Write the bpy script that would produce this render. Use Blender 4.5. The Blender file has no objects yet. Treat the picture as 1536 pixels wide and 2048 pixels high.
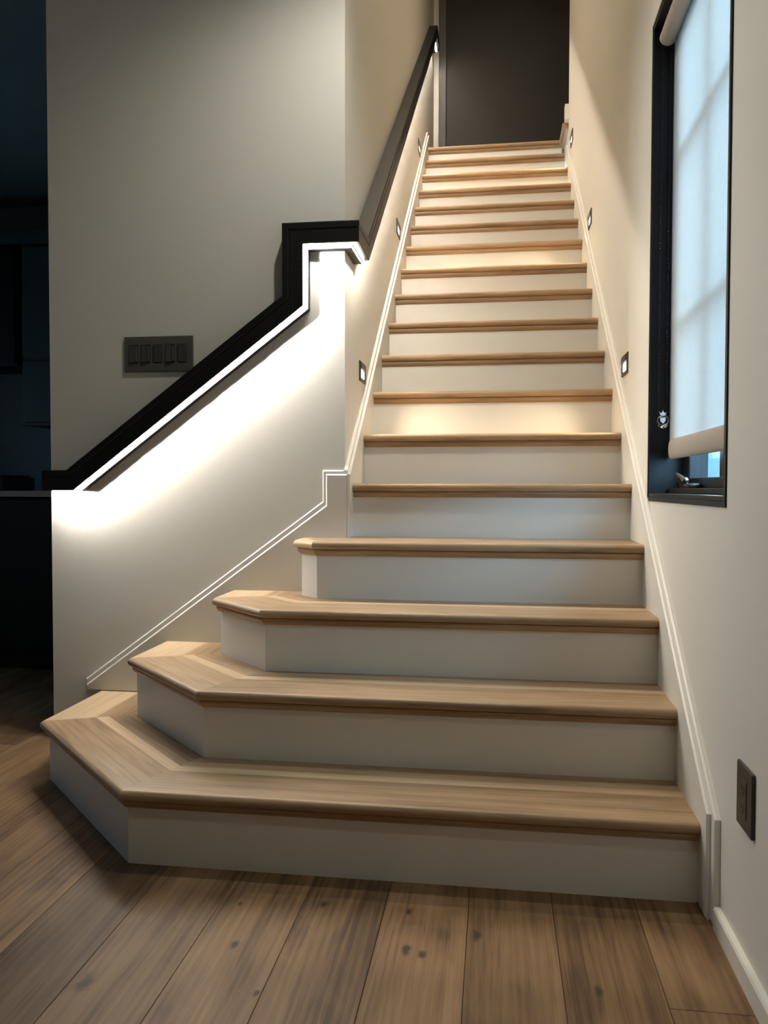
import bpy, bmesh, math, random
from mathutils import Vector, Matrix
random.seed(7)
C = bpy.context.scene.collection
SC = bpy.context.scene

# ------------------------------------------------------------------ camera
cam_d = bpy.data.cameras.new('camera')
cam = bpy.data.objects.new('camera', cam_d); C.objects.link(cam)
R_ = Vector((0.99043492, 0.13797061, 0.00166633))
U_ = Vector((-0.00592249, 0.03044355, 0.99951894))
F_ = Vector((-0.13785351, 0.98996833, -0.03096948))
M_ = Matrix((R_, U_, -F_)).transposed().to_4x4()
M_.translation = Vector((-0.455344, -1.866902, 0.937544))
cam.matrix_world = M_
cam_d.sensor_fit = 'HORIZONTAL'; cam_d.sensor_width = 36.0
cam_d.lens = 1605.8 / 1536 * 36
cam_d.clip_start = 0.01; cam_d.clip_end = 200
SC.camera = cam

# ------------------------------------------------------------------ view, world, lamps
SC.view_settings.view_transform = 'Standard'
SC.view_settings.look = 'None'
SC.view_settings.gamma = 1.0
SC.view_settings.exposure = 0.0
SC.view_settings.use_curve_mapping = False

W = bpy.data.worlds.new('dusk_sky'); SC.world = W; W.use_nodes = True
wn = W.node_tree.nodes; wn.clear()
wo = wn.new('ShaderNodeOutputWorld'); wb = wn.new('ShaderNodeBackground')
wb.inputs['Color'].default_value = (0.43, 0.71, 1.0, 1); wb.inputs['Strength'].default_value = 36.0
W.node_tree.links.new(wb.outputs[0], wo.inputs[0])

LED_FRONT = 860.0
LED_STAIR = 440.0
LED_COLOR = (1.0, 0.94, 0.85)
LED_COLOR_STAIR = (1.0, 0.87, 0.71)
STEP_POWER = 1.25
STEP_COLOR = (1.0, 0.84, 0.58)
WARM = (1.0, 0.95, 0.82)
CEIL = 2.94

def downlight(x, y, z, power, angle, blend=1.0, color=WARM, radius=0.028):
    d = bpy.data.lights.new('downlight_lamp', 'SPOT'); d.energy = power; d.color = color
    d.spot_size = math.radians(angle); d.spot_blend = blend; d.shadow_soft_size = radius
    o = bpy.data.objects.new('downlight_lamp', d); C.objects.link(o); o.location = (x, y, z)
    return o
def portal(loc, w, h, d):
    pd = bpy.data.lights.new('opening_portal', 'AREA'); pd.shape = 'RECTANGLE'; pd.size = w; pd.size_y = h; pd.energy = 1
    pd.cycles.is_portal = True
    po = bpy.data.objects.new('opening_portal', pd); C.objects.link(po); po.location = loc
    po.rotation_euler = Vector(d).to_track_quat('-Z', 'Y').to_euler()
DOWN = [  # recessed ceiling downlights of the room (x, y, power, cone)
    (-0.80, 0.34, 44, 160),
    (-0.22, -1.32, 20, 130),
]
for (x, y, pw, an) in DOWN: downlight(x, y, CEIL - 0.03, pw, an, color=WARM if y > 0 else (1.0, 0.99, 0.84))
STAIR_FILL = (-0.93, 2.2, 5.97, 185, 150)  # unseen downlight, added to brighten the upper right stair wall
downlight(*STAIR_FILL, color=(1.0, 0.83, 0.62))

# ------------------------------------------------------------------ materials
MATS = {}
def new_mat(name):
    m = bpy.data.materials.new(name); m.use_nodes = True
    m.node_tree.nodes.clear(); MATS[name] = m
    nt = m.node_tree
    out = nt.nodes.new('ShaderNodeOutputMaterial')
    b = nt.nodes.new('ShaderNodeBsdfPrincipled')
    nt.links.new(b.outputs[0], out.inputs[0])
    return m, nt, b
def N(nt, typ, **kw):
    n = nt.nodes.new(typ)
    for k, v in kw.items():
        if k in n.inputs.keys() if hasattr(n.inputs, 'keys') else False: n.inputs[k].default_value = v
        else: setattr(n, k, v)
    return n
def paint(name, col, rough=0.55, bump=0.02, scale=350, var=0.03, spec=0.4):
    m, nt, b = new_mat(name)
    tc = nt.nodes.new('ShaderNodeTexCoord')
    n1 = nt.nodes.new('ShaderNodeTexNoise'); n1.inputs['Scale'].default_value = scale; n1.inputs['Detail'].default_value = 3
    n2 = nt.nodes.new('ShaderNodeTexNoise'); n2.inputs['Scale'].default_value = 3.0; n2.inputs['Detail'].default_value = 4
    for n in (n1, n2): nt.links.new(tc.outputs['Object'], n.inputs['Vector'])
    mx = nt.nodes.new('ShaderNodeMix'); mx.data_type = 'RGBA'
    mx.inputs[6].default_value = tuple(c * (1 - var) for c in col) + (1,)
    mx.inputs[7].default_value = tuple(min(1, c * (1 + var)) for c in col) + (1,)
    nt.links.new(n2.outputs['Fac'], mx.inputs[0]); nt.links.new(mx.outputs[2], b.inputs['Base Color'])
    bp = nt.nodes.new('ShaderNodeBump'); bp.inputs['Strength'].default_value = bump * 4; bp.inputs['Distance'].default_value = 0.001
    nt.links.new(n1.outputs['Fac'], bp.inputs['Height']); nt.links.new(bp.outputs[0], b.inputs['Normal'])
    b.inputs['Roughness'].default_value = rough; b.inputs['Specular IOR Level'].default_value = spec
    return m
def metal(name, col, rough=0.3):
    m, nt, b = new_mat(name)
    b.inputs['Metallic'].default_value = 1.0; b.inputs['Roughness'].default_value = rough
    n = nt.nodes.new('ShaderNodeTexNoise'); n.inputs['Scale'].default_value = 60
    r = nt.nodes.new('ShaderNodeMapRange'); r.inputs[3].default_value = rough * 0.8; r.inputs[4].default_value = rough * 1.2
    nt.links.new(n.outputs['Fac'], r.inputs[0]); nt.links.new(r.outputs[0], b.inputs['Roughness'])
    b.inputs['Base Color'].default_value = col + (1,)
    return m
def emit(name, col, strength):
    m = bpy.data.materials.new(name); m.use_nodes = True; MATS[name] = m
    nt = m.node_tree; nt.nodes.clear()
    o = nt.nodes.new('ShaderNodeOutputMaterial'); e = nt.nodes.new('ShaderNodeEmission')
    e.inputs[0].default_value = col + (1,); e.inputs[1].default_value = strength
    nt.links.new(e.outputs[0], o.inputs[0]); return m

def wood(name, dark, mid, light, rough=0.42, tint=0.12, knots=None, blotch=0.5, figure=1.0):
    """oak: UV x runs along the grain (metres), y across it"""
    m, nt, b = new_mat(name); L = nt.links.new
    uv = nt.nodes.new('ShaderNodeUVMap'); uv.uv_map = 'UVMap'
    oi = nt.nodes.new('ShaderNodeObjectInfo')
    off = nt.nodes.new('ShaderNodeVectorMath'); off.operation = 'SCALE'
    cmb = nt.nodes.new('ShaderNodeCombineXYZ')
    for i in range(3): L(oi.outputs['Random'], cmb.inputs[i])
    L(cmb.outputs[0], off.inputs[0]); off.inputs[3].default_value = 37.0
    add = nt.nodes.new('ShaderNodeVectorMath'); add.operation = 'ADD'
    L(uv.outputs[0], add.inputs[0]); L(off.outputs[0], add.inputs[1])
    def noise(sx, sy, scale, det=4, dist=0.0, rgh=0.55):
        mp = nt.nodes.new('ShaderNodeMapping'); mp.inputs['Scale'].default_value = (sx, sy, 1)
        L(add.outputs[0], mp.inputs[0])
        n = nt.nodes.new('ShaderNodeTexNoise'); n.inputs['Scale'].default_value = scale
        n.inputs['Detail'].default_value = det; n.inputs['Distortion'].default_value = dist; n.inputs['Roughness'].default_value = rgh
        L(mp.outputs[0], n.inputs['Vector']); return n
    fine = noise(1.6, 60, 5.0, 3)           # pores
    mid_n = noise(0.55, 11, 2.4, 6, 0.9, 0.62)      # streaks
    big = noise(1.3, 4.0, 1.6, 3, 0.8)      # blotches
    # cathedral figure
    mp = nt.nodes.new('ShaderNodeMapping'); mp.inputs['Scale'].default_value = (0.5, 7.0, 1); L(add.outputs[0], mp.inputs[0])
    wv = nt.nodes.new('ShaderNodeTexWave'); wv.bands_direction = 'Y'; wv.inputs['Scale'].default_value = 2.4
    wv.inputs['Distortion'].default_value = 9.0; wv.inputs['Detail'].default_value = 2.5; wv.inputs['Detail Scale'].default_value = 0.7
    L(mp.outputs[0], wv.inputs['Vector'])
    def math_(op, a, bb):
        n = nt.nodes.new('ShaderNodeMath'); n.operation = op
        for i, v in enumerate((a, bb)):
            if isinstance(v, (int, float)): n.inputs[i].default_value = v
            else: L(v, n.inputs[i])
        return n.outputs[0]
    f = math_('ADD', math_('MULTIPLY', mid_n.outputs['Fac'], 0.66), math_('MULTIPLY', wv.outputs['Fac'], 0.045 * figure))
    f = math_('ADD', f, math_('MULTIPLY', math_('SUBTRACT', fine.outputs['Fac'], 0.10), 0.30))
    f = math_('ADD', f, math_('MULTIPLY', math_('SUBTRACT', big.outputs['Fac'], 0.5), blotch))
    cr = nt.nodes.new('ShaderNodeValToRGB')
    e = cr.color_ramp.elements
    e[0].position = 0.28; e[0].color = dark + (1,); e[1].position = 0.72; e[1].color = light + (1,)
    k = e.new(0.48); k.color = mid + (1,)
    L(f, cr.inputs[0])
    # per board tint
    hsv = nt.nodes.new('ShaderNodeHueSaturation')
    mr = nt.nodes.new('ShaderNodeMapRange'); mr.inputs[3].default_value = 1 - tint; mr.inputs[4].default_value = 1 + tint
    L(oi.outputs['Random'], mr.inputs[0])
    sp_ = nt.nodes.new('ShaderNodeSeparateColor'); L(oi.outputs['Color'], sp_.inputs[0])
    L(math_('MULTIPLY', mr.outputs[0], sp_.outputs[0]), hsv.inputs['Value'])
    L(cr.outputs[0], hsv.inputs['Color'])
    col = hsv.outputs[0]
    if knots:
        tc = nt.nodes.new('ShaderNodeTexCoord')
        nz = nt.nodes.new('ShaderNodeTexNoise'); nz.inputs['Scale'].default_value = 45; nz.inputs['Detail'].default_value = 3
        L(tc.outputs['Object'], nz.inputs['Vector'])
        for (kx, ky, kr) in knots:
            s = nt.nodes.new('ShaderNodeVectorMath'); s.operation = 'SUBTRACT'
            L(tc.outputs['Object'], s.inputs[0]); s.inputs[1].default_value = (kx, ky, 0)
            ms = nt.nodes.new('ShaderNodeVectorMath'); ms.operation = 'MULTIPLY'; ms.inputs[1].default_value = (1.0, 0.55, 0.0)
            L(s.outputs[0], ms.inputs[0])
            ln = nt.nodes.new('ShaderNodeVectorMath'); ln.operation = 'LENGTH'; L(ms.outputs[0], ln.inputs[0])
            d = math_('ADD', ln.outputs['Value'], math_('MULTIPLY', math_('SUBTRACT', nz.outputs['Fac'], 0.5), kr * 1.6))
            r2 = nt.nodes.new('ShaderNodeMapRange'); r2.inputs[1].default_value = kr * 0.25; r2.inputs[2].default_value = kr * 1.5
            r2.inputs[3].default_value = 0.93; r2.inputs[4].default_value = 0.0; r2.interpolation_type = 'SMOOTHSTEP'
            L(d, r2.inputs[0])
            mx = nt.nodes.new('ShaderNodeMix'); mx.data_type = 'RGBA'
            L(r2.outputs[0], mx.inputs[0]); L(col, mx.inputs[6]); mx.inputs[7].default_value = (0.045, 0.028, 0.016, 1)
            col = mx.outputs[2]
    L(col, b.inputs['Base Color'])
    rr = nt.nodes.new('ShaderNodeMapRange'); rr.inputs[3].default_value = rough - 0.06; rr.inputs[4].default_value = rough + 0.1
    L(fine.outputs['Fac'], rr.inputs[0]); L(rr.outputs[0], b.inputs['Roughness'])
    bp = nt.nodes.new('ShaderNodeBump'); bp.inputs['Strength'].default_value = 0.12; bp.inputs['Distance'].default_value = 0.001
    L(fine.outputs['Fac'], bp.inputs['Height']); L(bp.outputs[0], b.inputs['Normal'])
    b.inputs['Specular IOR Level'].default_value = 0.35
    return m

WALLC = (0.74, 0.725, 0.67)
wall_m = paint('wall_paint', WALLC, 0.6, 0.05, 260, 0.012)
trim_m = paint('trim_paint', (0.80, 0.785, 0.73), 0.32, 0.01, 90, 0.01, 0.5)
riser_m = paint('riser_paint', (0.76, 0.75, 0.70), 0.38, 0.02, 120, 0.012, 0.5)
ceil_m = paint('ceiling_paint', (0.62, 0.62, 0.60), 0.7)
black_m = paint('black_paint', (0.007, 0.007, 0.008), 0.42, 0.01, 60, 0.1, 0.4)
frame_m = paint('black_window_enamel', (0.008, 0.0085, 0.010), 0.42, 0.01, 60, 0.1, 0.22)
bronze_m = paint('dark_bronze_plastic', (0.055, 0.048, 0.040), 0.42, 0.01, 60, 0.05)
switch_m = paint('grey_brown_plastic', (0.105, 0.100, 0.088), 0.45, 0.01, 60, 0.05)
switch_dark_m = paint('dark_grey_plastic', (0.070, 0.070, 0.064), 0.35, 0.01, 60, 0.05)
slot_m = paint('slot_black', (0.01, 0.01, 0.01), 0.6)
cab_m = paint('dark_cabinet_lacquer', (0.05, 0.075, 0.08), 0.45, 0.01, 60, 0.08)
cabblack_m = paint('black_cabinet_lacquer', (0.006, 0.006, 0.007), 0.5, 0.01, 60, 0.08)
kwall_m = paint('kitchen_wall_dimmed', (0.20, 0.26, 0.28), 0.7)  # dimness of the unlit kitchen is put into this wall colour
kceil_m = paint('kitchen_ceiling_dimmed', (0.16, 0.22, 0.23), 0.7)  # same ceiling, darkened in colour where the kitchen lies in shade
counter_m = paint('pale_stone', (0.45, 0.45, 0.43), 0.3, 0.01, 30, 0.25)
door_m = paint('dark_brown_door_paint', (0.011, 0.0088, 0.0066), 0.6, 0.01, 50, 0.06)
doorcase_m = paint('dark_grey_door_casing', (0.035, 0.034, 0.031), 0.45)
chrome_m = metal('chrome', (0.78, 0.80, 0.82), 0.16)
iron_m = metal('dark_crank_metal', (0.11, 0.09, 0.075), 0.42)
bead_m = metal('steel_bead', (0.05, 0.055, 0.06), 0.35)
fence_m = paint('added_outdoor_wall', (0.015, 0.045, 0.055), 0.8)
ground_m = paint('added_paving', (0.12, 0.13, 0.135), 0.9, 0.1, 20, 0.2)
led_m = emit('led_tape_light', LED_COLOR, LED_FRONT)
led2_m = emit('led_tape_light_warm', LED_COLOR_STAIR, LED_STAIR)
lens_m = emit('step_light_lens', (1.0, 0.93, 0.80), 6.0)
can_m = emit('downlight_lens', (1.0, 0.88, 0.68), 4.0)

KNOTS = [(-0.49, -0.205, 0.014), (-0.63, -0.275, 0.014), (-0.597, -0.29, 0.011), (-0.833, -0.125, 0.010), (-0.98, -0.31, 0.011),
         (-1.02, -0.15, 0.006), (-1.22, -0.47, 0.020), (-0.64, -0.13, 0.010), (-0.89, -0.455, 0.008), (-0.26, -0.36, 0.010), (-1.75, 0.25, 0.006)]
tread_m = wood('pale_oak', (0.215, 0.132, 0.072), (0.375, 0.252, 0.147), (0.54, 0.385, 0.24), 0.40, 0.08, None, 0.3)
strip_m = wood('lighter_oak', (0.46, 0.325, 0.195), (0.60, 0.44, 0.275), (0.72, 0.545, 0.36), 0.40, 0.05, None, 0.15)
floor_m = wood('smoked_oak_floor', (0.085, 0.046, 0.022), (0.215, 0.125, 0.062), (0.335, 0.21, 0.110), 0.50, 0.05, [(a, b_, c * 0.75) for a, b_, c in KNOTS], 0.8, 1.6)

# glass
m, nt, b = new_mat('window_glass')
gt = nt.nodes.new('ShaderNodeBsdfTransparent'); gg = nt.nodes.new('ShaderNodeBsdfGlossy'); gg.inputs['Roughness'].default_value = 0.02
gf = nt.nodes.new('ShaderNodeLayerWeight'); gf.inputs['Blend'].default_value = 0.15; gm = nt.nodes.new('ShaderNodeMixShader')
gt.inputs[0].default_value = (0.93, 0.97, 0.97, 1)
nt.links.new(gf.outputs['Facing'], gm.inputs[0]); nt.links.new(gt.outputs[0], gm.inputs[1]); nt.links.new(gg.outputs[0], gm.inputs[2])
nt.links.new(gm.outputs[0], [n for n in nt.nodes if n.type == 'OUTPUT_MATERIAL'][0].inputs[0]); nt.nodes.remove(b)
glass_m = m
# translucent roller fabric with slubs
m, nt, b = new_mat('roller_fabric'); L = nt.links.new
tc = nt.nodes.new('ShaderNodeTexCoord')
mp = nt.nodes.new('ShaderNodeMapping'); mp.inputs['Scale'].default_value = (1, 26, 300); L(tc.outputs['Object'], mp.inputs[0])
n1 = nt.nodes.new('ShaderNodeTexNoise'); n1.inputs['Scale'].default_value = 1.0; n1.inputs['Detail'].default_value = 2; L(mp.outputs[0], n1.inputs['Vector'])
mp2 = nt.nodes.new('ShaderNodeMapping'); mp2.inputs['Scale'].default_value = (1, 900, 900); L(tc.outputs['Object'], mp2.inputs[0])
n2 = nt.nodes.new('ShaderNodeTexNoise'); n2.inputs['Scale'].default_value = 1.0; L(mp2.outputs[0], n2.inputs['Vector'])
cr = nt.nodes.new('ShaderNodeValToRGB'); cr.color_ramp.elements[0].position = 0.585; cr.color_ramp.elements[1].position = 0.66
cr.color_ramp.elements[0].color = (0.74, 0.72, 0.67, 1); cr.color_ramp.elements[1].color = (0.42, 0.42, 0.41, 1)
L(n1.outputs['Fac'], cr.inputs[0])
tr = nt.nodes.new('ShaderNodeBsdfTranslucent'); df = nt.nodes.new('ShaderNodeBsdfDiffuse'); mixs = nt.nodes.new('ShaderNodeMixShader')
L(cr.outputs[0], tr.inputs[0]); df.inputs[0].default_value = (0.40, 0.385, 0.35, 1); mixs.inputs[0].default_value = 0.095
L(df.outputs[0], mixs.inputs[1]); L(tr.outputs[0], mixs.inputs[2])
out = [n for n in nt.nodes if n.type == 'OUTPUT_MATERIAL'][0]; L(mixs.outputs[0], out.inputs[0]); nt.nodes.remove(b)
fabric_m = m
hem_m = paint('hem_fabric', (0.40, 0.36, 0.31), 0.8, 0.2, 300, 0.12)

# ------------------------------------------------------------------ helpers
def link(name, bm, mat, parent=None, smooth=False, loc=None):
    bmesh.ops.recalc_face_normals(bm, faces=bm.faces[:])
    me = bpy.data.meshes.new(name); bm.to_mesh(me); bm.free()
    me.materials.append(mat)
    if smooth:
        for p in me.polygons: p.use_smooth = True
        me.set_sharp_from_angle(angle=math.radians(35))
    o = bpy.data.objects.new(name, me); C.objects.link(o)
    if parent:
        o.parent = parent
        # parts are modelled in world coordinates: undo every ancestor's offset
        q = parent; off = Vector((0, 0, 0))
        while q is not None:
            off += q.location; q = q.parent
        o.location = -off
    return o
def part(name, bm, mat, parent, smooth=False):          # local coordinates, no offset
    o = link(name, bm, mat, None, smooth); o.parent = parent; return o
def thing(name, label, cat, loc=(0, 0, 0), group=None):
    o = bpy.data.objects.new(name, None); C.objects.link(o); o.location = loc
    o.empty_display_size = 0.05
    o['label'] = label; o['category'] = cat
    if group: o['group'] = group
    return o
def struct(o, label=None):
    o['kind'] = 'structure'
    if label: o['label'] = label
    return o
def group_empty(name, loc, label=None):
    o = bpy.data.objects.new(name, None); C.objects.link(o); o.location = loc
    o['kind'] = 'structure'
    if label: o['label'] = label
    return o
def add_box(bm, a, b, bevel=0.0):
    a = Vector(a); b = Vector(b)
    lo = Vector((min(a[i], b[i]) for i in range(3))); hi = Vector((max(a[i], b[i]) for i in range(3)))
    t = bmesh.new(); bmesh.ops.create_cube(t, size=1.0)
    for v in t.verts: v.co = Vector([lo[i] + (v.co[i] + 0.5) * (hi[i] - lo[i]) for i in range(3)])
    if bevel: bmesh.ops.bevel(t, geom=t.edges[:], offset=bevel, segments=2, affect='EDGES', profile=0.5)
    me = bpy.data.meshes.new('t'); t.to_mesh(me); t.free(); bm.from_mesh(me); bpy.data.meshes.remove(me)
def box(a, b, bevel=0.0):
    bm = bmesh.new(); add_box(bm, a, b, bevel); return bm
def add_prism(bm, pts, n, thick):
    """extrude polygon pts (3D) along n*thick"""
    n = Vector(n) * thick
    v0 = [bm.verts.new(p) for p in pts]; v1 = [bm.verts.new(Vector(p) + n) for p in pts]
    bm.faces.new(v0); bm.faces.new(v1[::-1])
    for i in range(len(pts)):
        j = (i + 1) % len(pts); bm.faces.new((v0[i], v0[j], v1[j], v1[i]))
def prism(pts, n, thick):
    bm = bmesh.new(); add_prism(bm, pts, n, thick); return bm
def bev_prism(pts, n, thick, w):
    """prism whose front edges are chamfered"""
    bm = prism(pts, n, thick); bm.faces.ensure_lookup_table(); nn = Vector(n)
    c0 = Vector(pts[0]).dot(nn)
    ed = [e for e in bm.edges if all(abs(v.co.dot(nn) - c0 - thick) < 1e-6 for v in e.verts)]
    bmesh.ops.recalc_face_normals(bm, faces=bm.faces[:])
    bmesh.ops.bevel(bm, geom=ed, offset=w, segments=1, affect='EDGES', profile=0.5)
    return bm
def add_cyl(bm, p0, p1, r0, r1=None, seg=16):
    r1 = r0 if r1 is None else r1
    p0 = Vector(p0); p1 = Vector(p1); d = (p1 - p0).normalized()
    a = d.orthogonal().normalized(); b = d.cross(a)
    r0v = [bm.verts.new(p0 + (a * math.cos(2 * math.pi * i / seg) + b * math.sin(2 * math.pi * i / seg)) * r0) for i in range(seg)]
    r1v = [bm.verts.new(p1 + (a * math.cos(2 * math.pi * i / seg) + b * math.sin(2 * math.pi * i / seg)) * r1) for i in range(seg)]
    bm.faces.new(r0v[::-1]); bm.faces.new(r1v)
    for i in range(seg):
        j = (i + 1) % seg; bm.faces.new((r0v[i], r0v[j], r1v[j], r1v[i]))
def add_tube(bm, pts, r, seg=8):
    for a, b in zip(pts[:-1], pts[1:]): add_cyl(bm, a, b, r, r, seg)
    for p in pts[1:-1]: add_ball(bm, p, r, 1)
def add_ball(bm, p, r, sub=1, scale=(1, 1, 1)):
    g = bmesh.ops.create_icosphere(bm, subdivisions=sub, radius=1.0)
    for v in g['verts']: v.co = Vector((p[0] + v.co.x * r * scale[0], p[1] + v.co.y * r * scale[1], p[2] + v.co.z * r * scale[2]))
def uv_along(bm, dirv, org=(0, 0, 0)):
    """UV in metres, u along the board, v across it, chosen per face"""
    uvl = bm.loops.layers.uv.get('UVMap') or bm.loops.layers.uv.new('UVMap'); d = Vector(dirv).normalized(); org = Vector(org)
    bmesh.ops.recalc_face_normals(bm, faces=bm.faces[:])
    for f in bm.faces:
        c = f.normal.cross(d)
        c = c.normalized() if c.length > 1e-3 else d.orthogonal().normalized()
        for l in f.loops:
            q = l.vert.co - org
            l[uvl].uv = (q.dot(d), q.dot(c) + 0.3 * abs(f.normal.z < 0.5))

# plan polylines
def offset_poly(pts, d):
    """offset an open plan polyline to its left-hand side by d (mitred)"""
    pts = [Vector(p[:2]) for p in pts]; lines = []
    for a, b in zip(pts[:-1], pts[1:]):
        t = (b - a).normalized(); n = Vector((t.y, -t.x))
        lines.append((a + n * d, t))
    out = [lines[0][0]]
    for (p, t), (q, s) in zip(lines[:-1], lines[1:]):
        den = t.x * s.y - t.y * s.x; w = q - p
        k = (w.x * s.y - w.y * s.x) / den
        out.append(p + t * k)
    p, t = lines[-1]; k = (pts[-1] - p).dot(t); out.append(p + t * k)
    return out
def sweep_seg(poly, i, prof, z0):
    """one mitred piece: profile points (d inward, z) swept along segment i of poly"""
    bm = bmesh.new(); A = []; B = []
    for d, z in prof:
        q = offset_poly(poly, d)
        A.append(bm.verts.new((q[i].x, q[i].y, z0 + z))); B.append(bm.verts.new((q[i + 1].x, q[i + 1].y, z0 + z)))
    n = len(prof)
    bm.faces.new(A); bm.faces.new(B[::-1])
    for j in range(n):
        k = (j + 1) % n; bm.faces.new((A[j], B[j], B[k], A[k]))
    t = Vector(poly[i + 1]) - Vector(poly[i])
    uv_along(bm, (t.x, t.y, 0), (poly[i][0], poly[i][1], z0))
    return bm
def board_poly(pts, z0, th, dirv):
    bm = prism([(p[0], p[1], z0 - th) for p in pts], (0, 0, 1), th)
    uv_along(bm, (dirv[0], dirv[1], 0), (pts[0][0], pts[0][1], z0)); return bm

# mitred sweep of a profile (u from wall, v across) along a wall-hugging path
def rail_sweep(path, normals, prof, start_n=None, end_n=None):
    bm = bmesh.new(); P = [Vector(p) for p in path]; ns = [Vector(n) for n in normals]
    D = [(b - a).normalized() for a, b in zip(P[:-1], P[1:])]
    planes = [(P[0], D[0] if start_n is None else Vector(start_n))]
    for i in range(1, len(P) - 1): planes.append((P[i], (D[i - 1] + D[i]).normalized()))
    planes.append((P[-1], D[-1] if end_n is None else Vector(end_n)))
    for i in range(len(D)):
        w = ns[i].cross(D[i]); ra = []; rb = []
        for u, v in prof:
            o = P[i] + ns[i] * u + w * v
            for (pl, ring) in ((planes[i], ra), (planes[i + 1], rb)):
                t = (pl[0] - o).dot(pl[1]) / D[i].dot(pl[1]); ring.append(bm.verts.new(o + D[i] * t))
        n = len(prof)
        if i == 0: bm.faces.new(ra)
        if i == len(D) - 1: bm.faces.new(rb[::-1])
        for j in range(n):
            k = (j + 1) % n; bm.faces.new((ra[j], rb[j], rb[k], ra[k]))
    bmesh.ops.remove_doubles(bm, verts=bm.verts[:], dist=1e-5)
    return bm

# ------------------------------------------------------------------ dimensions
H = 0.19; RUN = 0.2405; NST = 18
XW = 0.021            # right wall face
XL = -0.98            # left stair wall face
YF = 0.9045           # face of the wall at the foot of the stairs
XS = -0.9588; YS = 0.8835   # skirt faces
OVER = 0.0275; TT = 0.027

# ------------------------------------------------------------------ large structure
def wall(name, a, b, mat=wall_m): return struct(link(name, box(a, b), mat))
# right wall with the window opening
WY0, WY1, WZ0, WZ1 = -0.100, 0.745, 0.908, 2.352
XO = XW + 0.17
bm = bmesh.new()
add_box(bm, (XW, -4.5, -0.02), (XO, WY0, 6.0)); add_box(bm, (XW, WY1, -0.02), (XO, 3.80, 6.0)); add_box(bm, (XW, 3.80, -0.02), (XO, 4.95, 3.40))
add_box(bm, (XW, WY0, -0.02), (XO, WY1, WZ0)); add_box(bm, (XW, WY0, WZ1), (XO, WY1, 6.0))
bmesh.ops.remove_doubles(bm, verts=bm.verts[:], dist=1e-5)
struct(link('wall_right', bm, wall_m))
wall('wall_left', (-2.083, YF, -0.02), (XL, 4.82, 6.0))
wall('wall_back', (-5.2, -4.65, -0.02), (XO, -4.5, 3.2))
wall('wall_far', (-2.2, 4.82, 2.9), (3.0, 4.95, 6.0))
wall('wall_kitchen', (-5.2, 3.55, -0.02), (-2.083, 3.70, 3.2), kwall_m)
bm = bmesh.new()      # two made-up openings, out of view, added to cool the kitchen and risers
HOLES = [(0.18, 0.42, 1.25, 1.52), (2.0, 2.2, 1.2, 1.5)]
yy = -4.5
for (a, b, c, d) in HOLES:
    add_box(bm, (-5.2, yy, -0.02), (-5.05, a, 3.2)); add_box(bm, (-5.2, a, -0.02), (-5.05, b, c)); add_box(bm, (-5.2, a, d), (-5.05, b, 3.2)); yy = b
    portal((-5.21, (a + b) / 2, (c + d) / 2), b - a, d - c, (1, 0, 0))
add_box(bm, (-5.2, yy, -0.02), (-5.05, 3.7, 3.2))
bmesh.ops.remove_doubles(bm, verts=bm.verts[:], dist=1e-5)
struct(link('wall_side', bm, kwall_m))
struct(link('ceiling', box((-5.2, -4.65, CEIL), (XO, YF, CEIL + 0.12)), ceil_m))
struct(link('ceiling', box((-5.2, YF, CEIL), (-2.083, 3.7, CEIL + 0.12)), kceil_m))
struct(link('ceiling', box((-2.2, YF - 0.12, 6.0), (3.0, 4.95, 6.1)), ceil_m))
struct(link('wall_header', box((-2.083, YF - 0.12, CEIL + 0.12), (XO, YF, 6.0)), wall_m))
# upper storey around the landing
struct(link('wall_upper', box((2.9, 3.68, 3.2), (3.0, 4.82, 6.0)), wall_m))
struct(link('wall_upper_side', box((XO, 3.65, 3.2), (3.0, 3.80, 6.0)), wall_m))
LZ = H * NST
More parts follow.
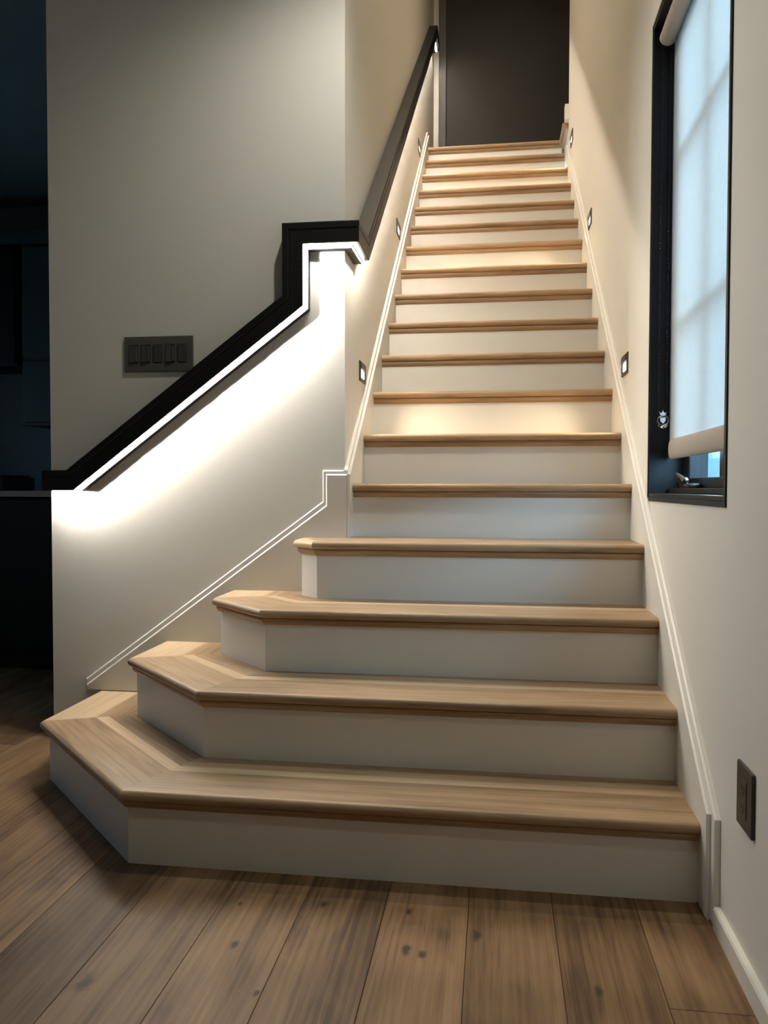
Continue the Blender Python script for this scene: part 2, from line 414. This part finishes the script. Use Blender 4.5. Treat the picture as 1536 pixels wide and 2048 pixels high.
# floor: sub floor plus planks
fl = struct(link('floor', box((-5.2, -4.65, -0.10), (XO, 3.7, -0.015)), floor_m))
bounds = [0.038 - 0.1845 * i for i in range(0, 29)]
bounds = [XW] + [-0.14 - 0.185 * i for i in range(0, 28)]
PT = [0.88, 0.95, 0.98, 1.24, 1.10, 1.10, 0.95, 0.52, 0.98, 0.92, 1.0]
for i in range(len(bounds) - 1):
    x1, x0 = bounds[i], bounds[i + 1]
    y = -1.6 - random.uniform(0, 0.5)
    cuts = [y]
    if i == 0: cuts = [-1.9, -0.392, 1.2, 3.5]
    else:
        while cuts[-1] < 3.4:
            nx = cuts[-1] + random.uniform(1.7, 2.3)
            cuts.append(min(nx, 3.5))
        # keep the part of the floor in front of the stairs free of end joints
        cuts = [c + 0.9 if -0.75 < c < 0.15 else c for c in cuts]
        cuts = [c for k, c in enumerate(cuts) if k == 0 or c - cuts[k - 1] > 0.3]
    for y0, y1 in zip(cuts[:-1], cuts[1:]):
        g = 0.0005; bm = bmesh.new()
        b = 0.0008
        top = [(x0 + g + b, y0 + g + b), (x1 - g - b, y0 + g + b), (x1 - g - b, y1 - g - b), (x0 + g + b, y1 - g - b)]
        sh = [(x0 + g, y0 + g), (x1 - g, y0 + g), (x1 - g, y1 - g), (x0 + g, y1 - g)]
        rings = [[bm.verts.new((*p, -0.015)) for p in sh], [bm.verts.new((*p, -b)) for p in sh], [bm.verts.new((*p, 0.0)) for p in top]]
        bm.faces.new(rings[0][::-1]); bm.faces.new(rings[2])
        for ra, rb in zip(rings[:-1], rings[1:]):
            for k in range(4): bm.faces.new((ra[k], ra[(k + 1) % 4], rb[(k + 1) % 4], rb[k]))
        uv_along(bm, (0, 1, 0), (x0, y0, 0))
        pk = link('plank', bm, floor_m, fl)
        tn = PT[i] if i < len(PT) else random.uniform(0.8, 1.05)
        pk.color = (tn, tn, tn, 1)

# ------------------------------------------------------------------ skirting along the stairs
def skirt(name, pts3, n, d_in, ends, label):
    """two stepped layers: thin backing up to the outline, thick board set in from it"""
    o = struct(link(name, prism(pts3, n, 0.012), trim_m), label)
    return o
SL = H / RUN
# right: outline of thin layer, in y,z
def yz_poly(pts, x): return [(x, y, z) for y, z in pts]
zr = lambda y: 0.233 + SL * (y + 0.104)      # top line of the outer bead
YT = 3.742
r_thin = [(-0.104, 0.0), (-0.104, zr(-0.104)), (YT, zr(YT)), (YT, zr(YT) - 0.5), (0.5, 0.0)]
o = struct(link('trim_1', bev_prism(yz_poly(r_thin, XW), (-1, 0, 0), 0.012, 0.0045), trim_m), 'white stepped skirting board climbing the right wall')
gap = 0.019
zr2 = lambda y: zr(y) - gap / math.cos(math.atan(SL))
r_thick = [(-0.104 + gap * 1.6, 0.0), (-0.104 + gap * 1.6, zr2(-0.104 + gap * 1.6)), (YT + 0.0, zr2(YT)), (YT, zr2(YT) - 0.5), (0.5, 0.0)]
link('skirting_board', bev_prism(yz_poly(r_thick, XW - 0.012), (-1, 0, 0), 0.009, 0.0045), trim_m, o)
# left: front piece on the foot wall and the stair piece, one trim
zl = lambda y: 0.997 + SL * (y - 0.894)
YTL = 4.14
f_out = [(-1.948, 0.19), (-1.948, 0.231), (-1.058, 0.887), (-1.058, 0.997), (XL, 0.997), (XL, 0.19)]
o2 = struct(link('trim_2', bev_prism([(x, YF, z) for x, z in f_out], (0, -1, 0), 0.012, 0.0045), trim_m), 'white stepped skirting board on the left wall of the stairs')
sl = 0.737; g2 = gap / math.cos(math.atan(sl))
f_in = [(-1.948 + 0.006, 0.19), (-1.948 + 0.006, 0.231 - g2 + 0.006 * sl), (-1.058 + gap * 0.75, 0.887 - g2 + gap * 0.75 * sl), (-1.058 + gap * 0.75, 0.997 - gap * 0.75), (XL + 0.012, 0.997 - gap * 0.75), (XL + 0.012, 0.19)]
link('skirting_board', bev_prism([(x, YF - 0.012, z) for x, z in f_in], (0, -1, 0), 0.009, 0.0045), trim_m, o2)
l_out = [(YF - 0.012, 0.30), (YF - 0.012, 0.997), (YTL, zl(YTL)), (YTL, zl(YTL) - 0.5), (1.5, 0.30)]
link('skirting_board', prism(yz_poly(l_out, XL), (1, 0, 0), 0.012), trim_m, o2)
l_in = [(YS, 0.30), (YS, 0.997 - gap * 0.75), (0.90, 0.997 - gap * 0.75), (YTL, zl(YTL) - gap / math.cos(math.atan(SL))), (YTL, zl(YTL) - 0.5), (1.5, 0.30)]
link('skirting_board', prism(yz_poly(l_in, XL + 0.012), (1, 0, 0), 0.0092), trim_m, o2)
# baseboard in front of the stairs on the right wall
bm = bmesh.new()
pr = [(0.0, 0.0), (-0.014, 0.0), (-0.014, 0.042), (-0.011, 0.047), (0.0, 0.048)]
add_prism(bm, [(XW + u, -4.5, z) for u, z in pr], (0, 1, 0), 4.5 - 0.106)
struct(link('baseboard_right', bm, trim_m), 'low white baseboard at the foot of the right wall')
struct(link('baseboard_landing', box((XW - 0.030, 3.74, LZ + 0.0), (XW, 3.80, LZ + 0.10)), trim_m))

# ------------------------------------------------------------------ staircase
st = thing('staircase', 'straight flight of pale oak treads and white risers between two walls, flaring at its foot', 'staircase', (-0.48, 0.0, 0.0))
arc = [(0.0135 + 0.0135 * math.sin(math.radians(a)), -0.0135 - 0.0135 * math.cos(math.radians(a))) for a in range(180, 361, 22)]
# arc runs from the top (d=.0135,z=0) round the nose to the underside
nose = [(TT / 2 - TT / 2 * math.sin(math.radians(a)), -TT / 2 + TT / 2 * math.cos(math.radians(a))) for a in range(0, 181, 18)]
def tread_prof(w): return nose + [(w, -TT), (w, 0.0)]
scotia = [(OVER, -TT), (0.0195, -TT), (0.0195, -0.0292), (0.0135, -0.0292), (0.0135, -0.0355), (0.0165, -0.0415), (0.021, -0.0455), (0.0255, -0.0485), (OVER, -0.0485)]
RB = {1: (1.357, 1.865, 0.508), 2: (1.251, 1.612, 0.6015), 3: (1.145, 1.359, 0.695), 4: (1.039, 1.106, 0.7885)}
RT = 0.018
def riser_outline(k):
    y = (k - 1) * RUN
    if k <= 4:
        b, a, c = RB[k]
        return [(-a, YS), (-a, c), (-b, y), (0.0, y)]
    return [(XS, y), (0.0, y)]
for k in range(1, NST + 1):
    ro = riser_outline(k); zt = k * H; zb = (k - 1) * H
    # inward is the side away from the viewer: polyline runs left to right, so inward = left-hand => negate offset
    rp = ro[::-1]                                   # right to left: offset_poly(+d) goes inward (to +y)
    no = offset_poly(rp, -OVER)                     # nosing outline
    no = [tuple(p) for p in no]
    seg_n = len(rp) - 1
    rprof = [(0.0, 0.0), (0.0, H - TT), (RT, H - TT), (RT, 0.0)]
    main_r = link('riser', sweep_seg(rp, 0, rprof, zb), riser_m, st)
    for s in range(1, seg_n): link('riser_panel', sweep_seg(rp, s, rprof, zb), riser_m, main_r)
    if k <= 3:
        w1, w2, w3 = 0.158, 0.194, 0.288
        main_t = link('tread', sweep_seg(no, 0, tread_prof(w1), zt), tread_m, st, True)
        link('tread_board', sweep_seg(no, 1, tread_prof(w1), zt), tread_m, main_t, True)
        link('tread_board', sweep_seg(no, 2, tread_prof(w1), zt), strip_m, main_t, True)
        for (wa, wb, mt) in ((w1, w2, strip_m), (w2, w3, tread_m)):
            qp = [(wa, 0.0), (wa, -TT), (wb, -TT), (wb, 0.0)]
            for s in range(3 if wa == w2 else 2): 
                link('tread_board', sweep_seg(no, s, qp, zt), mt if s < 2 else tread_m, main_t)
        qp = [(w1, 0.0), (w1, -TT), (w2, -TT), (w2, 0.0)]
        link('tread_board', sweep_seg(no, 2, qp, zt), tread_m, main_t)
    elif k == 4:
        w1 = 0.045
        main_t = link('tread', sweep_seg(no, 0, tread_prof(w1), zt), tread_m, st, True)
        link('tread_board', sweep_seg(no, 1, tread_prof(w1), zt), strip_m, main_t, True)
        link('tread_board', sweep_seg(no, 2, tread_prof(w1), zt), strip_m, main_t, True)
        q = offset_poly(no, w1)
        pl = [tuple(p) for p in q] + [(XS, YS), (XS, 4 * RUN + RT), (0.0, 4 * RUN + RT)]
        link('tread_board', board_poly(pl, zt, TT, (1, 0)), tread_m, main_t)
    elif k < NST:
        main_t = link('tread', sweep_seg(no, 0, tread_prof(RUN + OVER + RT), zt), tread_m, st, True)
    else:
        main_t = link('tread', sweep_seg(no, 0, tread_prof(0.10), zt), tread_m, st, True)
        # the nosing turns the corner at the right wall and runs forward round the landing
        p2 = [(0.30, 3.80), (-0.014, 3.80), (-0.014, no[0][1] + 0.05)]
        q = [(-0.02, 3.80), (XW - 0.0005, 3.80), (XW - 0.0005, no[0][1] + 0.06), (-0.02, no[0][1] + 0.06)]
        link('tread_board', board_poly(q, zt, 0.04, (0, 1)), tread_m, main_t)
    for s in range(seg_n):
        link('nosing_moulding', sweep_seg(no, s, scotia, zt), tread_m, main_t)

# landing floor behind the top nosing
landing_bm = bmesh.new()
add_box(landing_bm, (XL, no[0][1] + 0.10, LZ - 0.25), (XW, 4.82, LZ - 0.001)); add_box(landing_bm, (XW, 3.80, 3.40), (3.0, 4.82, LZ - 0.001))
lf = struct(link('floor_landing', landing_bm, floor_m))

# ------------------------------------------------------------------ door at the head of the stairs
dr = group_empty('door_1', (-0.3, 4.8, LZ), 'tall dark brown door at the head of the stairs')
bm = bmesh.new()
add_box(bm, (-0.875, 4.79, LZ), (0.65, 4.82, 5.9))
link('door_leaf', bm, door_m, dr)
link('door_casing', box((-0.935, 4.765, LZ), (-0.875, 4.82, 5.9), 0.004), doorcase_m, dr)
link('door_casing', box((0.65, 4.765, LZ), (0.72, 4.82, 5.9), 0.004), doorcase_m, dr)

# ------------------------------------------------------------------ window in the right wall
win = group_empty('window_1', (XW, 0.32, WZ0), 'tall narrow black framed window in the right wall')
bm = bmesh.new()
t = 0.008
XI = XO + 0.004
add_box(bm, (XW - 0.002, WY0, WZ0), (XI, WY0 + t, WZ1)); add_box(bm, (XW - 0.002, WY1 - t, WZ0), (XI, WY1, WZ1))
add_box(bm, (XW - 0.002, WY0 + t, WZ1 - t), (XI, WY1 - t, WZ1))
link('frame_lining', bm, frame_m, win)
bm = bmesh.new()   # narrow casing round the opening
cw = 0.012
add_box(bm, (XW - 0.004, WY0 - cw, WZ0 - cw), (XW, WY0, WZ1 + cw), 0.001); add_box(bm, (XW - 0.004, WY1, WZ0 - cw), (XW, WY1 + cw, WZ1 + cw), 0.001)
add_box(bm, (XW - 0.004, WY0, WZ1), (XW, WY1, WZ1 + cw), 0.001); add_box(bm, (XW - 0.004, WY0, WZ0 - cw), (XW, WY1, WZ0), 0.001)
link('casing', bm, frame_m, win)
bm = bmesh.new()
add_box(bm, (XW - 0.002, WY0 + t, WZ0), (XI, WY1 - t, WZ0 + 0.012), 0.002); add_box(bm, (XW + 0.055, WY0 + t, WZ0 + 0.012), (XI, WY1 - t, WZ0 + 0.028), 0.002)
link('sill', bm, frame_m, win)
SX0, SX1 = XW + 0.10, XW + 0.14
sy0, sy1, sz0, sz1 = WY0 + t, WY1 - t, WZ0 + 0.028, WZ1 - t
sw = 0.055
bm = bmesh.new()
add_box(bm, (SX0, sy0, sz0), (SX1, sy0 + sw, sz1), 0.003); add_box(bm, (SX0, sy1 - sw - 0.02, sz0), (SX1, sy1, sz1), 0.003)
add_box(bm, (SX0, sy0 + sw, sz0), (SX1, sy1 - sw, sz0 + 0.030), 0.003); add_box(bm, (SX0, sy0 + sw, sz1 - sw), (SX1, sy1 - sw, sz1), 0.003)
link('sash', bm, frame_m, win)
for (a, b) in (((SX0 + 0.006, 0.315, sz0 + 0.03), (SX1 - 0.006, 0.350, sz1 - sw)),):
    link('muntin', box(a, b, 0.002), frame_m, win)
for zz in (1.44, 1.945):
    link('muntin', box((SX0 + 0.008, sy0 + sw, zz - 0.014), (SX1 - 0.008, sy1 - sw - 0.02, zz + 0.014), 0.002), frame_m, win)
link('glass_pane', box((SX0 + 0.017, sy0 + sw - 0.005, sz0 + 0.02), (SX0 + 0.023, sy1 - sw - 0.01, sz1 - sw + 0.01)), glass_m, win)
portal((XO + 0.01, 0.3225, 1.63), 0.84, 1.44, (-1, 0, 0))
# crank operator on the sill
cy, cz = 0.56, WZ0 + 0.028
bm = bmesh.new()
add_box(bm, (XW + 0.062, cy - 0.055, cz), (XW + 0.098, cy + 0.055, cz + 0.014), 0.005)
add_cyl(bm, (XW + 0.07, cy + 0.02, cz + 0.010), (XW + 0.052, cy + 0.02, cz + 0.034), 0.011, 0.009, 14)
add_prism(bm, [(XW + 0.046, cy + 0.032, cz + 0.040), (XW + 0.056, cy + 0.032, cz + 0.036), (XW + 0.060, cy - 0.050, cz + 0.020), (XW + 0.050, cy - 0.055, cz + 0.018)], (0.2, 0, 1), 0.007)
add_ball(bm, (XW + 0.053, cy - 0.058, cz + 0.022), 0.010, 2)
link('crank_handle', bm, iron_m, win, True)

# roller shade
sh = thing('roller_shade', 'pale slub fabric roller shade glowing in the tall black window', 'window shade', (XW + 0.04, 0.32, 2.31))
ry0, ry1 = WY0 + t + 0.012, WY1 - t - 0.022
rx, rz, rr = XW + 0.034, 2.306, 0.0245
bm = bmesh.new(); add_cyl(bm, (rx, ry0, rz), (rx, ry1, rz), rr, rr, 28)
link('roller_tube', bm, hem_m, sh, True)
fx = rx + rr
bm = bmesh.new()     # a single woven sheet
bm.faces.new([bm.verts.new(p) for p in ((fx, ry0 + 0.004, 1.06), (fx, WY1 - t - 0.003, 1.06), (fx, WY1 - t - 0.003, rz), (fx, ry0 + 0.004, rz))])
link('shade_fabric', bm, fabric_m, sh)
bm = bmesh.new()
hp = [(0.009 * math.cos(2 * math.pi * i / 20), 0.031 * math.sin(2 * math.pi * i / 20)) for i in range(20)]
add_prism(bm, [(fx + u, ry0 + 0.004, 1.056 + v) for u, v in hp], (0, 1, 0), ry1 - ry0 - 0.006)
link('hem_bar', bm, hem_m, sh, True)
bm = bmesh.new()
for (bx_, zl_) in ((rx - 0.012, 1.165), (rx + 0.012, 1.165)):
    z = zl_
    while z < rz - 0.01:
        g = bmesh.ops.create_icosphere(bm, subdivisions=1, radius=0.0022)
        for v in g['verts']: v.co += Vector((bx_, WY1 - t - 0.009, z))
        z += 0.0075
o = link('bead_chain', bm, bead_m, sh); o['kind'] = 'stuff'
# chrome crest shaped chain holder on the jamb (faces the viewer, -y)
cx_, cz_, cyj = XW + 0.036, 1.150, WY1 - t
def crest(parent):
    def P(a, b, dy=0.0): return (cx_ + a, cyj - 0.004 - dy, cz_ + b)
    bm = bmesh.new(); n = 20
    ring = [P(0.0155 * math.sin(2 * math.pi * i / n), 0.0155 * math.cos(2 * math.pi * i / n) - 0.004, 0.001) for i in range(n + 1)]
    add_tube(bm, ring, 0.0032, 6)
    link('ring', bm, chrome_m, parent, True)
    bm = bmesh.new()
    add_prism(bm, [P(-0.008, 0.005), P(0.008, 0.005), P(0.008, -0.006), P(0, -0.014), P(-0.008, -0.006)], (0, -1, 0), 0.004)
    add_prism(bm, [P(-0.004, 0.003, 0.004), P(0.003, 0.003, 0.004), P(0.003, -0.001, 0.004), P(-0.001, -0.001, 0.004), P(-0.001, -0.008, 0.004), P(-0.004, -0.008, 0.004)], (0, -1, 0), 0.002)
    link('shield', bm, chrome_m, parent)
    bm = bmesh.new()
    add_prism(bm, [P(-0.008, 0.013), P(0.008, 0.013), P(0.011, 0.022), P(0.006, 0.018), P(0, 0.025), P(-0.006, 0.018), P(-0.011, 0.022)], (0, -1, 0), 0.005)
    add_ball(bm, P(0, 0.027, 0.002), 0.0028, 1)
    for s in (-1, 1): add_ball(bm, P(0.011 * s, 0.0235, 0.002), 0.0022, 1)
    link('crown', bm, chrome_m, parent)
    bm = bmesh.new()
    for s in (-1, 1):
        add_tube(bm, [P(0, -0.022, 0.001), P(0.006 * s, -0.026, 0.001), P(0.012 * s, -0.021, 0.001), P(0.014 * s, -0.017, 0.001)], 0.0024, 6)
    add_ball(bm, P(0, -0.027, 0.002), 0.004, 1)
    link('scroll', bm, chrome_m, parent)
    bm = bmesh.new(); add_cyl(bm, (cx_, cyj, cz_ - 0.003), (cx_, cyj - 0.005, cz_ - 0.003), 0.006, 0.006, 12)
    link('mount', bm, chrome_m, parent)
ce = thing('chain_holder', 'small shiny chrome crest shaped bead chain holder on the black window jamb', 'ornament', (cx_, cyj, cz_))
crest(ce)

# outside: garden wall and paving, added to hide sky and balance window light
struct(link('wall_added_outside', box((8.0, -8, -0.4), (8.2, 45, 2.4)), fence_m))
struct(link('ground', box((XO + 0.02, -8, -0.45), (8.0, 45, -0.4)), ground_m))

# ------------------------------------------------------------------ handrail with LED tape
hr = thing('handrail', 'black moulded handrail with glowing underside stepping up the left wall', 'handrail', (-1.5, YF, 0.96))
FN = (0, -1, 0); SN = (1, 0, 0)
Vc = (XL, YF, 1.807)
y_s = 1.06; y_e = 4.40; z_e = 1.807 + 0.787 * (y_e - y_s)
path = [(-2.085, YF, 0.960), (-1.979, YF, 0.960), (-1.1525, YF, 1.579), (-1.1525, YF, 1.807), Vc, (XL, y_s, 1.807), (XL, y_e, z_e), (XL, 4.62, z_e)]
nrm = [FN, FN, FN, FN, SN, SN, SN]
prof = [(0, -0.037), (0, 0.037), (0.058, 0.037), (0.061, 0.034), (0.061, 0.017), (0.057, 0.014), (0.057, 0.010), (0.060, 0.008), (0.060, -0.035), (0.058, -0.037)]
link('rail', rail_sweep(path, nrm, prof), black_m, hr)
path2 = [(-1.985, YF, 0.9555)] + path[2:]
link('back_board', rail_sweep([(-1.979, YF, 0.960)] + path[2:], nrm[1:], [(0, -0.049), (0, -0.037), (0.030, -0.037), (0.030, -0.049)]), black_m, hr)
LP = [(0.036, -0.037), (0.036, -0.0380), (0.0388, -0.0394), (0.0394, -0.037)]
led = link('led_strip', rail_sweep([(-2.055, YF, 0.960)] + path[1:5], nrm[:4], LP, None, (1, 1, 0)), led_m, hr)
led['label'] = 'glowing white LED tape under the rail'
led = link('led_strip', rail_sweep(path[4:], nrm[4:], LP, (1, 1, 0)), led2_m, hr)
led['label'] = 'glowing warm LED tape under the rail beside the stairs'

# ------------------------------------------------------------------ step lights
def make_step_light(label):
    t = thing('step_light', label, 'step light', (0, 0, 0), None)
    hw, hh, d = 0.0665, 0.0385, 0.006
    oy0, oy1, oz0, oz1 = -0.050, 0.050, -0.027, 0.010
    bm = bmesh.new()
    def ringv(x, y0, y1, z0, z1): return [bm.verts.new(p) for p in ((x, y0, z0), (x, y1, z0), (x, y1, z1), (x, y0, z1))]
    r0 = ringv(0, -hw, hw, -hh, hh); r1 = ringv(d - 0.002, -hw, hw, -hh, hh); r2 = ringv(d, -hw + 0.003, hw - 0.003, -hh + 0.003, hh - 0.003)
    r3 = ringv(d, oy0, oy1, oz0, oz1); r4 = ringv(0.001, oy0 + 0.002, oy1 - 0.002, oz0 + 0.002, oz1 - 0.001)
    for a, b in ((r0, r1), (r1, r2), (r2, r3), (r3, r4)):
        for k in range(4): bm.faces.new((a[k], a[(k + 1) % 4], b[(k + 1) % 4], b[k]))
    bm.faces.new(r4)
    part('faceplate', bm, bronze_m, t)
    bm = bmesh.new()      # hood above the opening
    add_prism(bm, [(d, oy0 - 0.004, oz1), (d + 0.004, oy0 - 0.004, oz1 + 0.002), (d + 0.002, oy0 - 0.004, oz1 + 0.020), (d, oy0 - 0.004, oz1 + 0.022)], (0, 1, 0), oy1 - oy0 + 0.008)
    part('hood', bm, bronze_m, t)
    bm = box((0.0015, -0.042, -0.022), (0.0035, 0.042, 0.007), 0.0008)
    part('lens', bm, lens_m, t)
    ld = bpy.data.lights.new('step_light_lamp', 'AREA'); ld.shape = 'RECTANGLE'; ld.size = 0.08; ld.size_y = 0.02
    ld.energy = STEP_POWER; ld.color = STEP_COLOR; ld.spread = math.radians(88)
    lo = bpy.data.objects.new('step_light_lamp', ld); C.objects.link(lo); lo.parent = t
    lo.location = (0.011, 0, -0.010)
    dirv = Vector((1.1, 0, -1.0)).normalized(); lo.rotation_euler = dirv.to_track_quat('-Z', 'Y').to_euler()
    return t
places = [('lowest', 'left', 1.262, 1.387), ('middle', 'left', 2.418, 2.309), ('topmost', 'left', 3.567, 3.211),
          ('lowest', 'right', 1.239, 1.395), ('middle', 'right', 2.445, 2.325), ('topmost', 'right', 3.533, 3.202)]
proto = None
for (nm, side, y, z) in places:
    lab = '%s of the three dark recessed step lights on the %s stair wall' % (nm, side)
    if proto is None:
        s = make_step_light(lab); proto = s
    else:
        s = proto.copy(); C.objects.link(s); s['label'] = lab
        for ch in list(proto.children):
            c = ch.copy(); C.objects.link(c); c.parent = s
    s['group'] = 'step lights along the stairs'
    s.location = (XL if side == 'left' else XW, y, z)
    s.rotation_euler = (0, 0, 0 if side == 'left' else math.pi)

# ------------------------------------------------------------------ switch plate and outlet
sp = thing('switch_plate', 'grey brown five gang wall switch plate above the sloping handrail', 'light switch', (-1.66, YF, 1.415))
bm = bmesh.new(); add_box(bm, (-1.790, YF - 0.008, 1.351), (-1.530, YF, 1.4785), 0.0025)
link('plate', bm, switch_m, sp)
for i, xc in enumerate((-1.754, -1.708, -1.662, -1.616, -1.571)):
    bm = bmesh.new()
    add_box(bm, (xc - 0.017, YF - 0.0092, 1.383), (xc + 0.017, YF - 0.0075, 1.449), 0.0006)
    s_ = link('switch', bm, slot_m, sp)
    bm = bmesh.new()
    y1 = YF - 0.0090
    t0, t1 = ((0.0045, 0.001) if i in (2, 4) else (0.001, 0.0045))
    add_prism(bm, [(xc - 0.0155, y1, 1.386), (xc - 0.0155, y1 - t1, 1.386), (xc - 0.0155, y1 - 0.002, 1.416), (xc - 0.0155, y1 - t0, 1.4465), (xc - 0.0155, y1, 1.4465)], (1, 0, 0), 0.031 if i not in (0, 1, 3) else 0.022)
    link('rocker', bm, switch_dark_m, s_)
    if i in (0, 1, 3):
        bm = box((xc + 0.0085, y1 - 0.003, 1.388), (xc + 0.0145, y1, 1.444), 0.0008)
        link('dimmer_slider', bm, switch_m, s_)
ot = thing('wall_outlet', 'dark brown duplex wall outlet low on the right wall', 'outlet', (XW, -0.28, 0.347))
bm = bmesh.new(); add_box(bm, (XW - 0.007, -0.327, 0.286), (XW, -0.233, 0.409), 0.003)
link('plate', bm, bronze_m, ot)
bm = bmesh.new(); add_box(bm, (XW - 0.0085, -0.298, 0.312), (XW - 0.006, -0.262, 0.383), 0.001)
rc = link('receptacle', bm, bronze_m, ot)
bm = bmesh.new()
for zz in (0.330, 0.366):
    add_box(bm, (XW - 0.0089, -0.2885, zz - 0.004), (XW - 0.0083, -0.2865, zz + 0.005)); add_box(bm, (XW - 0.0089, -0.2735, zz - 0.004), (XW - 0.0083, -0.2715, zz + 0.005))
    add_cyl(bm, (XW - 0.0089, -0.280, zz - 0.009), (XW - 0.0083, -0.280, zz - 0.009), 0.0025, None, 10)
link('socket_slot', bm, slot_m, rc)

# ------------------------------------------------------------------ dark kitchen beyond the wall end
KY = 3.55
def cabinet(name, label, x0, x1, z0, z1, y0, mat, splits, group=None):
    t = thing(name, label, 'cabinet', ((x0 + x1) / 2, y0, z0), group)
    link('carcass', box((x0, y0, z0), (x1, KY, z1), 0.003), mat, t)
    for (a, b) in splits:
        link('cabinet_door', box((x0 + 0.012, y0 - 0.022, a), (x1 - 0.012, y0 - 0.0, b), 0.003), mat, t)
    return t
cabinet('wall_cabinet', 'tall dark teal wall cabinet in the unlit kitchen beside the wall end', -3.63, -2.20, 1.35, 2.56, 3.20, cab_m, [(1.37, 1.78), (1.80, 2.54)])
cabinet('wall_cabinet', 'short black wall cabinet at the left edge of the unlit kitchen', -4.60, -3.65, 1.75, 2.56, 3.18, cabblack_m, [(1.77, 2.54)])
bm = bmesh.new()
add_prism(bm, [(-4.7, 3.10, 2.622), (-4.7, 3.10, 2.602), (-4.7, 3.17, 2.5615), (-4.7, KY, 2.5615), (-4.7, KY, 2.622)], (1, 0, 0), 2.55)
cm = link('cabinet_crown', bm, cab_m); cm['label'] = 'dark crown moulding running over both kitchen wall cabinets'; cm['category'] = 'moulding'
isl = thing('kitchen_island', 'black kitchen island under a pale stone top in the unlit room', 'island', (-3.4, 2.2, 0))
link('base', box((-4.4, 1.95, 0.0), (-2.55, 2.75, 0.885), 0.004), cabblack_m, isl)
for i in range(3):
    x0 = -4.39 + i * 0.61
    link('island_door', box((x0 + 0.006, 1.93, 0.10), (x0 + 0.60, 1.95, 0.87), 0.003), cabblack_m, isl)
link('worktop', box((-4.45, 1.90, 0.885), (-2.52, 2.80, 0.915), 0.004), counter_m, isl)
bm = bmesh.new(); add_box(bm, (-3.45, 2.2, 0.915), (-3.12, 2.5, 0.99), 0.01); add_box(bm, (-3.43, 2.22, 0.99), (-3.14, 2.48, 1.0), 0.004)
o = link('dark_box', bm, cabblack_m); o['label'] = 'low black box lying on the pale kitchen island top'; o['category'] = 'box'

# downlight trims in the ceiling
for i, (x, y, zc) in enumerate([(d[0], d[1], CEIL) for d in DOWN] + [(STAIR_FILL[0], STAIR_FILL[1], 6.0)]):
    t = thing('ceiling_downlight', ['round recessed ceiling downlight over the foot of the stairs', 'round recessed ceiling downlight near the middle of the room', 'added unseen ceiling downlight high over the stairs, brightening the right wall'][i], 'ceiling light', (x, y, zc), 'ceiling downlights')
    bm = bmesh.new(); n = 24
    rings = []
    for r, z in ((0.062, 0.0), (0.060, -0.006), (0.046, -0.006), (0.042, -0.001)):
        rings.append([bm.verts.new((r * math.cos(2 * math.pi * k / n), r * math.sin(2 * math.pi * k / n), z)) for k in range(n)])
    for a, b in zip(rings[:-1], rings[1:]):
        for k in range(n): bm.faces.new((a[k], a[(k + 1) % n], b[(k + 1) % n], b[k]))
    part('trim_ring', bm, trim_m, t, True)
    bm = bmesh.new(); add_cyl(bm, (0, 0, -0.0012), (0, 0, -0.0004), 0.043, None, 24)
    part('lens', bm, can_m, t)
